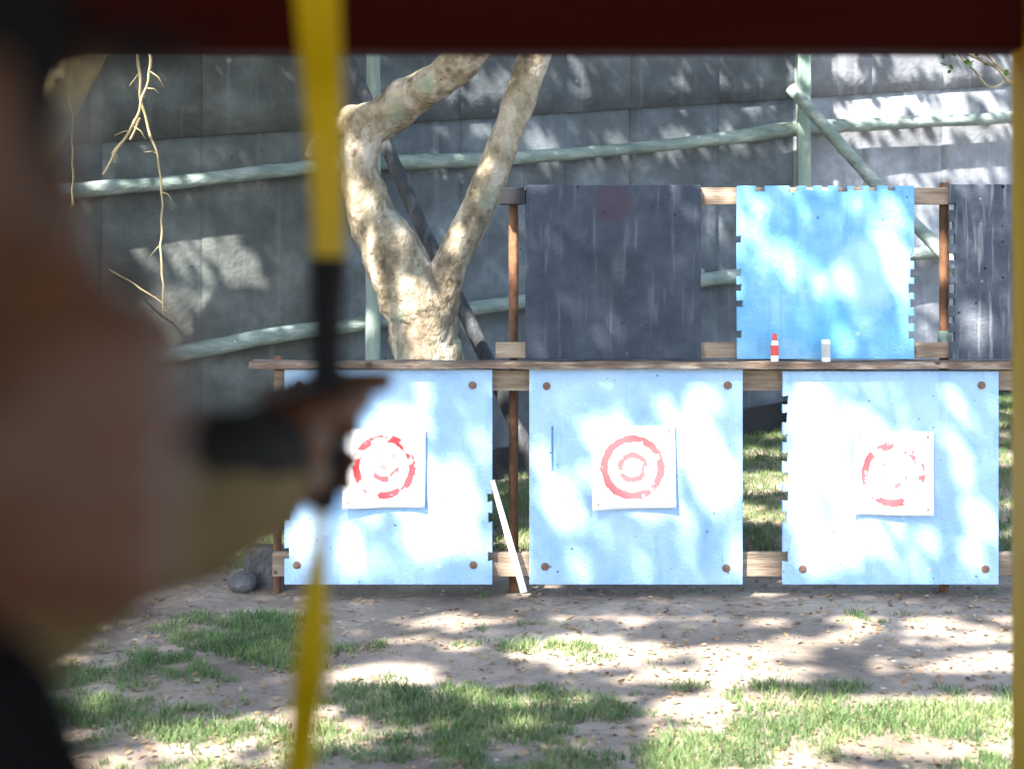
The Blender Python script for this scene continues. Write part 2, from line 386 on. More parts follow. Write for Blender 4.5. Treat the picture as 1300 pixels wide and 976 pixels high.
for r_, ps in ((L1, ((377, 717), (601, 717), (600, 489))), (L2, ((694, 490), (692, 719), (922, 721), (924, 489))), (L3, ((1019, 722), (1251, 722), (1246, 489)))):
    for a in ps: washer(r_, *a, YB)
washer(L1, 380, 489, YB)
bm = bmesh.new(); p = at(700, 541, YB); q = at(702.5, 597, YB); box(bm, (p.x, YB - .002, q.z), (q.x, YB + .01, p.z)); obj('slit', bm, mat('slit_blue', [(.06, .17, .33), (.10, .24, .42)], 20, .9, 0), L2)
YU = 6.70
U1, _ = board('target_board', 667, 235, 890, 456, YU, M['slate'], 'dark slate foam board of the upper row with a faded red patch near its top', {}, group='foam boards of the upper row')
U2, _ = board('target_board', 936, 236, 1161, 456, YU, M['bright'], 'bright blue foam board of the upper row with jigsaw teeth on three edges', {'l': (.1, .9), 't': (.1, .9), 'r': (.1, .6)}, group='foam boards of the upper row')
U3, _ = board('target_board', 1206, 234, 1431, 456, YU, M['slate2'], 'scuffed dark slate foam board of the upper row cut off by the yellow post', {'l': (.1, .9)}, group='foam boards of the upper row')

# papers
def paper(px0, py0, px1, py1, cx, cy, m, label, tilt, seed):
    c = at(cx, cy, YB); x0, x1, z0, z1 = rect(px0, py0, px1, py1, YB); n = 14
    bm = bmesh.new(); gr = []
    for j in range(n + 1):
        row = []
        for i in range(n + 1):
            u, v = i / n, j / n
            x = x0 + (x1 - x0) * u + tilt[0] * (v - .5); z = z0 + (z1 - z0) * v + tilt[1] * (u - .5)
            y = YB - .004 - .016 * (1 - v) ** 3 * (1 + .5 * math.sin(u * 5 + seed)) - .008 * (abs(u - .5) * 2) ** 4 - .002 * math.sin(u * 9 + v * 6 + seed)
            row.append(bm.verts.new((x, y, z)))
        gr.append(row)
    for j in range(n):
        for i in range(n): bm.faces.new((gr[j][i], gr[j][i + 1], gr[j + 1][i + 1], gr[j + 1][i]))
    gr_pos = {(i, j): gr[j][i].co.copy() for j in range(n + 1) for i in range(n + 1)}
    o = obj('paper_target', bm, m, smooth=True, origin=c); s = o.modifiers.new('solid', 'SOLIDIFY'); s.thickness = .0008
    for (u, v) in ((.05, .95), (.95, .95), (.06, .06), (.94, .05)):
        q = gr_pos[(round(u * n), round(v * n))]; pb = bmesh.new(); r_ = bmesh.ops.create_cone(pb, cap_ends=True, segments=10, radius1=.0045, radius2=.003, depth=.006)
        bmesh.ops.transform(pb, matrix=Matrix.Translation(q + Vector((0, -.004, 0))) @ Matrix.Rotation(R(90), 4, 'X'), verts=r_['verts']); obj('pin', pb, M['washer'], o)
    return tag(o, label, 'paper target', 'paper targets pinned on the lower boards')
paper(436, 544, 540, 644, 488, 592, ring_mat('ring_print_a', 3.1, .37, .955, .38), 'white paper target with broken red rings, half hidden behind the archer hand', (.004, .004), 1)
paper(751, 541, 857, 645, 803, 593, ring_mat('ring_print_b', 8.7, .29, .915, .27), 'white paper target with the most complete pair of pink rings', (-.004, .014), 2)
paper(1083, 547, 1184, 653, 1133, 602, ring_mat('ring_print_c', 5.2, .375, .92, .46), 'white paper target with the most worn ring, on the board nearest the yellow post', (.006, -.002), 4)

# things on the shelf
ZS = 1.113
def lathe(name, x, y, z, prof, m, parent=None, seg=16, rot=None):
    bm = bmesh.new(); tube(bm, [(Vector((x, y, z + h)), r) for h, r in prof], seg)
    return obj(name, bm, m, parent, smooth=False)
p = at(983.5, 455, 6.645)
bt = empty('bottle', (p.x, 6.645, ZS), 'small white bottle with red label and cap standing on the shelf', 'bottle')
lathe('body', p.x, 6.645, ZS, [(0, .015), (.004, .018), (.032, .018), (.03201, .018), (.09, .018), (.10, .012)], M['white'], bt)
lathe('label', p.x, 6.645, ZS, [(.030, .0188), (.078, .0188)], M['redplastic'], bt); lathe('cap', p.x, 6.645, ZS, [(.10, .012), (.128, .0115), (.132, .008)], M['redplastic'], bt)
p = at(1050, 455, 6.62)
ct = empty('canister', (p.x, 6.645, ZS), 'slim pale grey canister with dark band standing on the shelf under the bright blue board', 'canister')
lathe('body', p.x, 6.645, ZS, [(0, .019), (.003, .021), (.10, .021), (.104, .018)], M['white'], ct); lathe('band', p.x, 6.645, ZS, [(.02, .0215), (.085, .0215)], M['grey'], ct)
# white leaning stick in the first gap
a = at(622, 596, 6.74 - .11); b = at(660, 737, 6.56); b.z = ground_z(b.x, b.y) + .0
a = Vector((at(627, 612, 6.69).x, 6.652, at(627, 612, 6.65).z)); b = Vector((at(661, 735, 6.6).x, 6.60, at(661, 737, 6.6).z))
bm = bmesh.new(); d = (b - a); a2 = a - d * .02; wv = Vector((.016, 0, .004)); th = Vector((0, .012, 0))
r0 = [bm.verts.new(q) for q in (a2 - wv, a2 + wv * .4, a2 + wv * .4 + th, a2 - wv + th)]; r1 = [bm.verts.new(q) for q in (b - wv, b + wv, b + wv + th, b - wv + th)]
b2 = b + d * .12; b2.z = max(b2.z, .005); r2 = [bm.verts.new(q) for q in (b2 - wv, b2 + wv, b2 + wv + th, b2 - wv + th)]
for s0, s1 in ((r0, r1), (r1, r2)):
    for i in range(4): bm.faces.new((s0[i], s0[(i + 1) % 4], s1[(i + 1) % 4], s1[i]))
bm.faces.new(r0); bm.faces.new(r2)
tag(bevel(obj('stick', bm, M['white'], origin=b), .002), 'white painted stick leaning in the gap between two blue boards', 'stick')

# ------------------------------------------------------------------ rubble by the left pole
def stone(name, px, py, Y, r, m, label, cat, seed, boxy=False):
    c = at(px, py, Y); c.z = ground_z(c.x, c.y) + r[2] * .8; bm = bmesh.new()
    if boxy:
        box(bm, c - Vector(r), c + Vector(r)); bmesh.ops.subdivide_edges(bm, edges=bm.edges, cuts=4, use_grid_fill=True)
    else:
        g = bmesh.ops.create_icosphere(bm, subdivisions=4, radius=1); bmesh.ops.transform(bm, matrix=Matrix.Translation(c) @ Matrix.Diagonal((*r, 1)), verts=g['verts'])
    for v in bm.verts:
        k = .10 if boxy else .35
        v.co += (v.co - c) * k * mnoise.noise(v.co * 6 + Vector((seed, 0, 0))) + Vector((0, 0, 0))
    return tag(obj(name, bm, m, smooth=not boxy, origin=(c.x, c.y, c.z - r[2])), label, cat)
stone('concrete_block', 340, 735, 6.95, (.10, .09, .10), M['concrete'], 'dark grey concrete block on the ground beside the left end of the boards', 'block', 1, True)
stone('stone', 305, 755, 6.8, (.08, .07, .055), M['concrete'], 'rounded dark stone on the ground left of the concrete block', 'stone', 5)
p = at(385, 762, 6.6); bm = bmesh.new(); z = ground_z(p.x, 6.55); box(bm, (p.x - .045, 6.5, z), (p.x + .045, 6.57, z + .045)); bmesh.ops.rotate(bm, cent=p, matrix=Matrix.Rotation(.2, 3, 'Z'), verts=bm.verts)
tag(bevel(obj('wood_block', bm, M['wood'], origin=(p.x, p.y, z))), 'small sunlit wood offcut under the board behind the bow', 'wood block')

# ------------------------------------------------------------------ fence
fr = atf(650, 640)
fence = empty('fence', (fr.x, fr.y, 0), 'dark grey sheet fence with green log rails and slanting props', 'fence')
FD = Vector((1, .315, 0)).normalized(); FN = Vector((.315, -1, 0)).normalized()   # along, towards camera
def fpt(x, z, off=0.0): return Vector((x, fenceY(x), z)) + FN * off
x = -9.0; k = 0
seam = lambda px: atf(px, 200).x
edges = [-9, -7.8, -6.6, -5.5, -4.4, -3.4, seam(122), seam(263), seam(400), seam(590), seam(712), seam(805), seam(906), seam(1012), seam(1100), seam(1200), seam(1290), 5.4, 6.6, 7.8, 9]
lap = lambda x: atf(650, 150).z + .095 * (x - fr.x) + .02           # where the upper sheets end
for i in range(len(edges) - 1):
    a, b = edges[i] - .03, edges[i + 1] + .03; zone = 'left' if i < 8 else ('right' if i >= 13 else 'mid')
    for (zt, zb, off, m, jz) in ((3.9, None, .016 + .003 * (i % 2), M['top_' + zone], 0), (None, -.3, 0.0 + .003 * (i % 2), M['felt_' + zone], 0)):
        bm = bmesh.new(); n = 8; grid = []
        for j in range(n + 1):
            row = []
            for q in range(n + 1):
                xx = a + (b - a) * q / n
                z0 = (lap(xx) - .01 + .004 * mnoise.noise((xx * 3, i, 0))) if zb is None else zb
                z1 = zt if zt else lap(xx) + .12
                zz = z0 + (z1 - z0) * j / n
                row.append(bm.verts.new(fpt(xx, zz, off + .003 * mnoise.noise((xx * 1.1, zz * .8, 3.0)))))
            grid.append(row)
        for j in range(n):
            for q in range(n): bm.faces.new((grid[j][q], grid[j][q + 1], grid[j + 1][q + 1], grid[j + 1][q]))
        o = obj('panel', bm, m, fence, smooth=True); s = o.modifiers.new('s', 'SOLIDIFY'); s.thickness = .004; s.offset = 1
def rail(pts, r, off, m, seed):
    path = [(atf(px, py, off), r * (1 + .12 * math.sin(px * .013 + seed))) for px, py in pts]
    bm = bmesh.new(); tube(bm, spline(path, 6), 14, .12, seed); return obj('rail', bm, m, fence, smooth=True)
rail([(-700, 290), (-200, 262), (60, 245), (130, 239), (230, 231), (390, 213), (520, 206), (650, 201), (820, 187), (930, 175), (1010, 164), (1150, 156), (1290, 149), (1600, 128)], .046, .14, M['green'], 1)
rail([(-700, 560), (-200, 500), (200, 452), (340, 427), (460, 411), (635, 387), (895, 355), (1030, 338), (1180, 320), (1290, 306), (1600, 270)], .05, .14, M['green'], 4)
for i, px in enumerate((-260, 474, 1020, 1500)):
    p = atf(px, 300, .22); bm = bmesh.new(); hw = .044
    wavy_box(bm, (p.x - hw, p.y - .04, -.3), (p.x + hw, p.y + .04, 3.7), 2, 30, .008, i * 5); bevel(obj('post', bm, M['greenpost'], fence), .006)
# slanting props
def prop(pts, r, m, seed):
    bm = bmesh.new(); tube(bm, spline([(at(px, py, Y), r) for px, py, Y in pts], 6), 14, .08, seed); return obj('prop', bm, m, fence, smooth=True)
pA = atf(448, 92, .3).y; pB = atf(1005, 112, .32).y
prop([(440, 70, pA), (502, 212, pA - .25), (545, 308, pA - .45), (601, 420, pA - .7), (668, 570, pA - 1.0), (715, 700, pA - 1.25)], .043, M['prop'], 2)
prop([(1004, 112, pB), (1110, 232, pB - .35), (1195, 320, pB - .6), (1330, 470, pB - 1.0), (1450, 620, pB - 1.4)], .043, M['green'], 3)
# dark strip along the foot: shade of the gap under the fence as colour
bm = bmesh.new(); n = 40; ring = []
for q in range(n + 1):
    xx = -9 + 18 * q / n; gz = ground_z(xx, fenceY(xx)); a = fpt(xx, gz - .1, .06); b = fpt(xx, gz + .2, .06); t = FN * .03
    ring.append([bm.verts.new(v) for v in (a, b, b + t, a + t)])
for q in range(n):
    for i in range(4): bm.faces.new((ring[q][i], ring[q][(i + 1) % 4], ring[q + 1][(i + 1) % 4], ring[q + 1][i]))
bm.faces.new(ring[0]); bm.faces.new(ring[-1]); obj('foot_gap_strip', bm, mat('foot_gap_strip', [(.012, .012, .013), (.03, .03, .032)], 6, .9, .3), fence)

# ------------------------------------------------------------------ trees
YT = 7.75
def W(px, py, wpx, Y=YT): return (at(px, py, Y), wpx / F * Y / 2)
tb = at(548, 700, YT)
tree = empty('tree', (tb.x, YT, ground_z(tb.x, YT)), 'knobbly forked tree with pale mottled bark in front of the fence', 'tree')
main = [W(556, 745, 130), W(550, 640, 100), W(548, 520, 88), W(542, 440, 86), W(524, 378, 84), W(497, 322, 76), W(470, 268, 60), W(457, 215, 50), W(462, 170, 54), W(500, 138, 54), (at(552, 105, 7.6), 25 / F * 7.6), (at(598, 64, 7.5), 23 / F * 7.5),
        (at(680, -30, 7.2), 20 / F * 7.5), (at(720, -190, 6.8), .07), (at(690, -420, 6.3), .05)]
right = [W(550, 440, 62), W(556, 380, 54), W(578, 322, 44), W(610, 258, 42), W(640, 180, 40), W(674, 85, 42), W(700, -10, 36), (at(740, -160, 8.0), .06), (at(830, -350, 8.2), .045)]
stub = [W(470, 168, 34), W(436, 160, 30), W(402, 186, 18), W(392, 200, 12)]
knot = [W(470, 150, 40), W(445, 152, 34), W(436, 158, 20)]
bm = bmesh.new()
tube(bm, spline(main, 10), 26, .16, 3); tube(bm, spline(right, 9), 20, .12, 8); tube(bm, spline(stub, 5), 12, .2, 2); tube(bm, spline(knot, 5), 12, .2, 5)
obj('trunk', bm, M['bark'], tree, smooth=True)
tree2 = empty('tree', (at(-60, 700, 7.9).x, 7.9, 0), 'pale leaning tree trunk in the upper corner behind the archer head', 'tree')
bm = bmesh.new()
tube(bm, spline([(at(-120, 720, 7.9), .17), (at(-60, 480, 7.9), .14), (at(10, 260, 7.9), .13), (at(62, 150, 7.9), .125), (at(108, 60, 7.9), .125), (at(190, -120, 7.6), .11), (at(300, -400, 7.0), .08)], 9), 20, .1, 4)
obj('trunk', bm, M['palebark'], tree2, smooth=True)
tree3 = empty('tree', (4.6, 8.6, ground_z(4.6, 8.6)), 'thin leafy branches hanging in the upper right corner over the fence', 'tree')
bm = bmesh.new()
tube(bm, spline([(Vector((4.6, 8.6, 0)), .15), (Vector((4.5, 8.5, 1.6)), .12), (Vector((4.2, 8.4, 3.1)), .10), (Vector((3.6, 8.2, 4.6)), .07)], 8), 16, .1, 7)
for pts, r in (([(1420, 30), (1300, 104), (1262, 84), (1205, 58)], .014), ([(1360, 20), (1270, 108), (1235, 88), (1210, 60)], .008), ([(1340, 60), (1285, 92), (1250, 66), (1228, 40)], .010)):
    base = at(pts[0][0], pts[0][1], 8.3)
    tube(bm, spline([(Vector((4.35, 8.45, 2.9)), r * 1.6), (base, r * 1.3)] + [(at(a, b, 8.2), r * (1 - .2 * i)) for i, (a, b) in enumerate(pts[1:])], 7), 8, .15, 3)
obj('trunk', bm, M['bark'], tree3, smooth=True)
# hanging bare twigs
def twig(strands, label, Y, r=.011):
    r *= .75
    a0 = at(*strands[0][0], Y); bm = bmesh.new()
    for k, s in enumerate(strands):
        pp = spline([(at(a, b, Y + .04 * k), r * (1 - .4 * i / len(s))) for i, (a, b) in enumerate(s)], 9)
        pp = [(q + Vector((mnoise.noise(q * 9), mnoise.noise(q * 9 + Vector((5, 5, 5))), 0)) * .022, w_) for q, w_ in pp]
        tube(bm, pp, 7, .3, k)
        for q, w_ in pp[4::7]:
            e_ = q + Vector((rnd.uniform(-.09, .09), rnd.uniform(-.03, .03), rnd.uniform(-.10, .02))); tube(bm, [(q, w_ * .6), (q.lerp(e_, .5) + Vector((.008, 0, .01)), w_ * .45), (e_, w_ * .25)], 5)
    return tag(obj('twig', bm, M['prop'] if False else M['palebark'], smooth=True, origin=a0), label, 'twig', 'bare twigs hanging before the fence')
twig([[(177, -60), (176, 75), (178, 125), (190, 170), (203, 220), (206, 300), (204, 400)], [(178, 150), (166, 178)]], 'long crooked bare twig hanging straight down past the green rail', 7.5, .010)
twig([[(192, -60), (190, 75), (186, 112), (172, 150), (156, 180), (131, 222)], [(170, 152), (160, 172), (146, 196)]], 'bare twig slanting down to the left across the other twig', 7.4, .010)
twig([[(91, -80), (90, 60), (91, 150), (92, 220), (91, 262)]], 'thin straight twig hanging close beside the archer face', 7.3, .006)
twig([[(120, 330), (160, 355), (196, 378), (222, 402)]], 'short brown twig low on the fence above the second rail', 8.74, .008)

# ------------------------------------------------------------------ crowns: unseen leaves over the yard, placed along sun rays to shape the dapples
e1 = SD.cross(Vector((0, 0, 1))).normalized(); e2 = SD.cross(e1).normalized()
def proj(p): return CX + p.x / p.y * F, HY + (EYE - p.z) / p.y * F
brects = []
for (a, b, c, d, Y) in ((361, 469, 625, 742, YB), (672, 468, 943, 742, YB), (994, 471, 1268, 742, YB), (667, 235, 890, 456, YU), (936, 236, 1161, 456, YU), (1206, 234, 1431, 456, YU)):
    brects.append((*rect(a, b, c, d, Y), Y))
trunk_lines = [[(545, 455, 43), (524, 378, 42), (497, 322, 38), (470, 268, 30), (457, 215, 25), (462, 170, 27), (500, 138, 27), (552, 105, 25), (598, 64, 25)],
               [(556, 380, 27), (578, 322, 22), (610, 258, 21), (640, 180, 20), (674, 85, 21)]]
def on_trunk(px, py):
    for ln in trunk_lines:
        for (x0, y0, w0), (x1, y1, w1) in zip(ln[:-1], ln[1:]):
            t = ((px - x0) * (x1 - x0) + (py - y0) * (y1 - y0)) / ((x1 - x0) ** 2 + (y1 - y0) ** 2); t = min(1, max(0, t))
            if math.hypot(px - x0 - t * (x1 - x0), py - y0 - t * (y1 - y0)) < w0: return True
    return False
# gaps between the leaf clumps: (px, py, rx, ry, slant) on the surface they light
G_TRUNK = [(540, 435, 42, 28, 0), (478, 290, 22, 26, 30), (440, 158, 14, 12, 0), (510, 345, 26, 18, 0), (500, 390, 12, 20, 0), (590, 325, 10, 14, 0), (655, 135, 8, 10, 0), (625, 235, 6, 14, 0), (530, 370, 12, 12, 0), (466, 230, 8, 10, 0)]
G_FENCE = [(1110, 95, 40, 34, 60), (1170, 88, 38, 22, 30), (1235, 95, 40, 28, 20), (1115, 145, 26, 12, 40), (1200, 150, 80, 14, 0), (1060, 160, 30, 7, 0), (1235, 205, 45, 22, 10), (1160, 218, 26, 14, 0), (1180, 180, 14, 22, 40), (1120, 210, 20, 12, 0), (1240, 60, 50, 20, 0), (1020, 200, 9, 30, 0), (1020, 100, 9, 26, 0), (1060, 100, 9, 20, 0),
           (192, 312, 9, 42, 52), (222, 340, 10, 48, 50), (256, 345, 10, 50, 50), (290, 358, 10, 52, 48), (320, 372, 8, 46, 46), (225, 385, 8, 40, 50), (262, 395, 7, 30, 50), (345, 418, 62, 12, -10), (250, 445, 40, 6, -10), (440, 410, 26, 7, 0),
           (475, 400, 7, 55, 0), (603, 150, 5, 22, 35), (620, 122, 5, 16, 40), (640, 112, 14, 3, -40), (743, 92, 5, 20, 45), (744, 126, 5, 6, 0), (683, 182, 14, 9, 20), (690, 200, 10, 7, 0), (575, 125, 6, 10, 20), (776, 190, 20, 5, 0), (855, 186, 24, 5, 0), (912, 108, 5, 6, 0), (958, 124, 5, 5, 0), (860, 128, 6, 5, 0), (930, 175, 14, 5, 0),
           (1180, 265, 12, 14, 0), (1178, 305, 12, 10, 0), (1180, 400, 8, 40, 0), (912, 290, 6, 16, 0), (240, 505, 20, 9, 30), (600, 400, 14, 14, 0)]
G_UP = [(862, 247, 26, 12, 0), (880, 272, 10, 18, 0), (868, 333, 11, 9, 0), (806, 396, 4, 4, 0), (680, 443, 10, 8, 0), (790, 440, 4, 14, 0), (765, 430, 3, 18, 0), (860, 445, 12, 6, 0),
        (962, 258, 22, 16, 0), (960, 290, 24, 20, 0), (985, 322, 34, 18, 10), (1020, 345, 30, 16, 10), (1060, 362, 34, 20, 20), (1105, 255, 44, 13, 0), (1132, 285, 26, 22, 0), (1135, 330, 18, 40, 15), (1148, 390, 12, 40, 0), (1070, 432, 14, 20, 0), (1010, 262, 7, 6, 0), (1115, 355, 10, 10, 0), (1130, 430, 14, 14, 0), (985, 370, 10, 14, 0), (1095, 402, 10, 14, 0), (965, 436, 8, 10, 0), (1055, 400, 10, 10, 0),
        (1235, 246, 30, 8, 0), (1222, 300, 10, 16, 40), (1262, 300, 9, 12, 0), (1245, 425, 24, 26, 0), (1225, 400, 8, 14, 0), (1270, 400, 10, 20, 0), (1228, 445, 16, 9, 0)]
G_LOW = [(500, 545, 44, 26, 10), (470, 600, 34, 60, 0), (530, 620, 40, 44, 25), (560, 655, 30, 44, 20), (530, 690, 30, 16, 30), (590, 620, 16, 34, 20), (582, 508, 8, 14, 20), (596, 544, 8, 16, 0), (612, 572, 8, 10, 0), (384, 680, 20, 32, 0), (440, 685, 12, 24, 10), (445, 722, 12, 14, 0), (490, 715, 24, 6, 30), (535, 500, 8, 12, 0), (600, 690, 7, 14, 0),
         (803, 590, 58, 46, 0), (770, 560, 30, 30, 0), (830, 625, 34, 28, 0), (712, 640, 22, 36, 10), (736, 612, 20, 18, 0), (735, 722, 22, 15, 0), (818, 720, 14, 16, 0), (772, 508, 12, 16, 0), (890, 560, 26, 36, 20), (900, 505, 26, 12, 0), (905, 620, 22, 30, 20), (880, 660, 14, 14, 0), (935, 705, 12, 28, 0), (930, 610, 8, 40, 0), (690, 590, 8, 20, 0), (850, 520, 10, 12, 0), (870, 700, 12, 10, 0), (775, 690, 10, 9, 0),
         (1030, 530, 26, 50, 0), (1022, 620, 24, 60, 0), (1075, 540, 34, 26, 0), (1060, 590, 20, 30, 0), (1133, 600, 50, 52, 0), (1050, 700, 44, 32, 10), (1110, 680, 40, 20, 10), (1085, 650, 30, 22, 0), (1222, 590, 17, 28, 10), (1242, 660, 14, 30, 10), (1235, 710, 16, 22, 0), (1118, 492, 16, 10, 0), (1205, 500, 13, 14, 0), (1160, 725, 22, 12, 0), (1175, 690, 14, 14, 0), (1020, 485, 14, 8, 0), (1150, 520, 8, 8, 0), (1070, 492, 10, 9, 0), (1195, 560, 6, 8, 0)]
G_LOW += [(967, 480, 24, 13, 0), (968, 590, 24, 12, 0), (965, 720, 22, 14, 0), (650, 700, 16, 40, 0), (650, 480, 12, 6, 0)]
for e_ in ((1150, 110, 100, 30, 0), (1220, 190, 60, 34, 0), (1085, 195, 30, 16, 0), (1215, 188, 90, 14, 0), (1080, 200, 40, 9, 0), (1050, 190, 16, 60, 0), (1060, 120, 16, 30, 0),
           (250, 350, 70, 34, 50), (300, 370, 44, 20, 50), (370, 460, 66, 15, 10), (300, 470, 40, 10, 0), (505, 462, 13, 55, 0), (465, 450, 24, 9, 0)): G_FENCE.append(e_)
def shred(px, py):   # leaves left inside the widest gaps
    return mnoise.noise((px * .045, py * .030, 21)) + .5 * mnoise.noise((px * .11, py * .09, 23)) > .26
def inside(gs, px, py, k=1.0, dl=6):
    for (a, b, rx, ry, sl) in gs:
        dx, dy = px - a, py - b
        if abs(dx) > 110 or abs(dy) > 90: continue
        c, s = math.cos(R(sl)), math.sin(R(sl))
        # a slant of s turns the long (vertical) axis towards lower right
        u = dx * c - dy * s; v = dx * s + dy * c
        if (u / (rx + dl)) ** 2 + (v / (ry + dl)) ** 2 < k: return True
    return False
def ground_lit(px, py, p):
    n1 = mnoise.noise((p.x * 1.9 + 4, p.y * 3.2, 2.0)) + .45 * mnoise.noise((p.x * 6.5, p.y * 9.0, 5.0))
    # how open the canopy is over each part of the yard
    if py > 885: o = .98 if px > 820 else (.38 if px > 560 else (.25 if py < 925 else .62))
    elif py > 868: o = .12 if px < 1050 else .3
    elif py > 782: o = .60 if px > 700 else (.32 if px > 420 else .14)
    elif py < 705: o = .5
    else: o = -.2
    if 1045 < px < 1150 and abs(py - (860 - (px - 1050) * .75)) < 16: o = .02
    return n1 > (.5 - o) * 1.0
def lit(u, v):
    base = e1 * u + e2 * v
    # walk down the ray: boards, trunk, then ground or fence
    for (x0, x1, z0, z1, Y) in brects:
        t = (base.y - Y) / SD.y; p = base - SD * t
        if x0 - .02 < p.x < x1 + .02 and z0 < p.z < z1:
            px, py = proj(p); w_ = 4 * mnoise.noise((px * .06, py * .06, 1))
            return inside(G_UP if Y == YU else G_LOW, px + w_, py - w_, 1.0, -1.5 if Y == YU else 1.5), True
    t = (base.y - YB) / SD.y; p = base - SD * t; px, py = proj(p)
    if p.z > -.02 and p.z < 1.15 and 360 < px < 1300: return inside(G_LOW, px, py), True
    t = (base.y - YT) / SD.y; p = base - SD * t; px, py = proj(p)
    if p.z > .2 and py < 460 and on_trunk(px, py): return inside(G_TRUNK, px, py), True
    t = (base.z) / SD.z; p = base - SD * t
    if p.y < fenceY(p.x):
        if p.y < 1.5: return (mnoise.noise((u * 1.5, v * 1.5, 0)) > .1), False
        px, py = proj(p)
        if -50 < px < 1330: return ground_lit(px, py, p), True
        return (mnoise.noise((u * 1.5, v * 1.5, 0)) > .1), False
    # fence plane: y = 8.7 + .315 (x + 2.62)
    c0 = 8.7 + .315 * 2.62
    t = (base.y - .315 * base.x - c0) / (SD.y - .315 * SD.x); p = base - SD * t
    if -4 < p.x < 6 and p.z < 3.9:
        px, py = proj(p)
        px += 9 * mnoise.noise((px * .05, py * .05, 31)); py += 9 * mnoise.noise((px * .05, py * .05, 37))
        dots = mnoise.noise((p.x * 7, p.z * 7, 4)) > .70
        return ((inside(G_FENCE, px, py, 1.0, 12 if px > 1000 else 11) and not shred(px, py)) or dots), True
    return (mnoise.noise((u * 1.5, v * 1.5, 0)) > .05), False
corners = [Vector((x, y, z)) for x in (-4, 5) for (y, z) in ((3.8, 0), (6.6, 0), (6.6, 2.2), (8, 3.7), (11, 3.7))]
us = [c.dot(e1) for c in corners]; vs = [c.dot(e2) for c in corners]
ST = .042
leaves = [[], [], []]
uu = np.arange(min(us) - .3, max(us) + .3, ST); vv = np.arange(min(vs) - .3, max(vs) + .3, ST)
shape = np.array([(-1, 0, 0), (-.45, .62, .06), (.3, .60, .06), (1, 0, 0), (.3, -.60, .06), (-.45, -.62, .06)])
def leaf_at(P, size, nrm, spin):
    n_ = nrm.normalized(); a_ = n_.orthogonal().normalized(); a_ = Matrix.Rotation(spin, 3, n_) @ a_; b_ = n_.cross(a_)
    A = np.array([a_, b_, n_]); return shape * size @ A + np.array(P)
nshade = 0
for u in uu:
    for v in vv:
        L_, fine = lit(u, v)
        if L_: continue
        if not fine and rnd.random() < .55: continue
        uj, vj = u + rnd.uniform(-.35, .35) * ST, v + rnd.uniform(-.35, .35) * ST
        base = e1 * uj + e2 * vj
        hn = mnoise.noise((uj * .9, vj * .9, 7))
        z = 5.0 + 1.3 * hn + rnd.uniform(-.75, .75)
        P = base + SD * ((z - base.z) / SD.z)
        zmin = max(3.95, 1.6 + .235 * P.y + .2)
        if P.z < zmin: P = base + SD * ((zmin + rnd.random() * .5 - base.z) / SD.z)
        if P.y < 3.2 and P.z < 3.4: continue
        nrm = SD + Vector((rnd.gauss(0, .2), rnd.gauss(0, .2), rnd.gauss(0, .2)))
        k = 1 if P.x < -2.3 else (0 if P.x < 1.6 else 2)
        if fine and rnd.random() < .65:
            P2 = P + e1 * rnd.uniform(-.02, .02) + e2 * rnd.uniform(-.02, .02) + SD * rnd.uniform(.1, .6)
            leaves[k].append(leaf_at(P2, rnd.uniform(.038, .046), SD + Vector((rnd.gauss(0, .2), rnd.gauss(0, .2), rnd.gauss(0, .2))), rnd.uniform(0, 6.3)))
        leaves[k].append(leaf_at(P, rnd.uniform(.040, .048) if fine else rnd.uniform(.05, .075), nrm, rnd.uniform(0, 6.3)))
# a few drooping leaves in the upper right corner of the view
for i in range(60):
    P = at(rnd.uniform(1190, 1335), rnd.uniform(30, 100), 8.2 + rnd.uniform(-.15, .15))
    leaves[2].append(leaf_at(P, rnd.uniform(.016, .03), Vector((rnd.gauss(0, 1), rnd.gauss(-1, 1), rnd.gauss(0, 1))), rnd.uniform(0, 6)))
print('leaves', [len(l) for l in leaves])
for k, (root, L_) in enumerate(zip((tree, tree2, tree3), leaves)):
    if not L_: continue
    Vv = np.concatenate(L_) - np.array(world(root)); nl = len(L_)
    base_ = (np.arange(nl) * 6)[:, None]
    Ff = np.concatenate([base_ + np.array([[0, 1, 2, 3]]), base_ + np.array([[0, 3, 4, 5]])])
    link_mesh('crown', np_mesh('crown', Vv, Ff), M['leaf'], root)
# limbs up into the crowns
def limbs(root, start, targets, r0, m):
    bm = bmesh.new()
    for t in targets:
        mid = start.lerp(t, .5) + Vector((rnd.uniform(-.3, .3), rnd.uniform(-.3, .3), rnd.uniform(0, .4)))
        tube(bm, spline([(start, r0), (mid, r0 * .6), (t, r0 * .2)], 6), 8, .1, rnd.random() * 9)
    obj('limb', bm, m, root, smooth=True)
limbs(tree, at(690, -420, 6.3), [Vector((rnd.uniform(-2.2, 1.5), rnd.uniform(3.2, 7.5), rnd.uniform(4.6, 6.2))) for _ in range(10)], .05, M['bark'])
limbs(tree2, at(300, -400, 7.0), [Vector((rnd.uniform(-5, -2.4), rnd.uniform(2.5, 7.5), rnd.uniform(4.6, 6.2))) for _ in range(10)], .07, M['palebark'])
limbs(tree3, Vector((3.6, 8.2, 4.6)), [Vector((rnd.uniform(1.7, 5), rnd.uniform(5.5, 8.5), rnd.uniform(4.9, 6.2))) for _ in range(6)], .06, M['bark'])

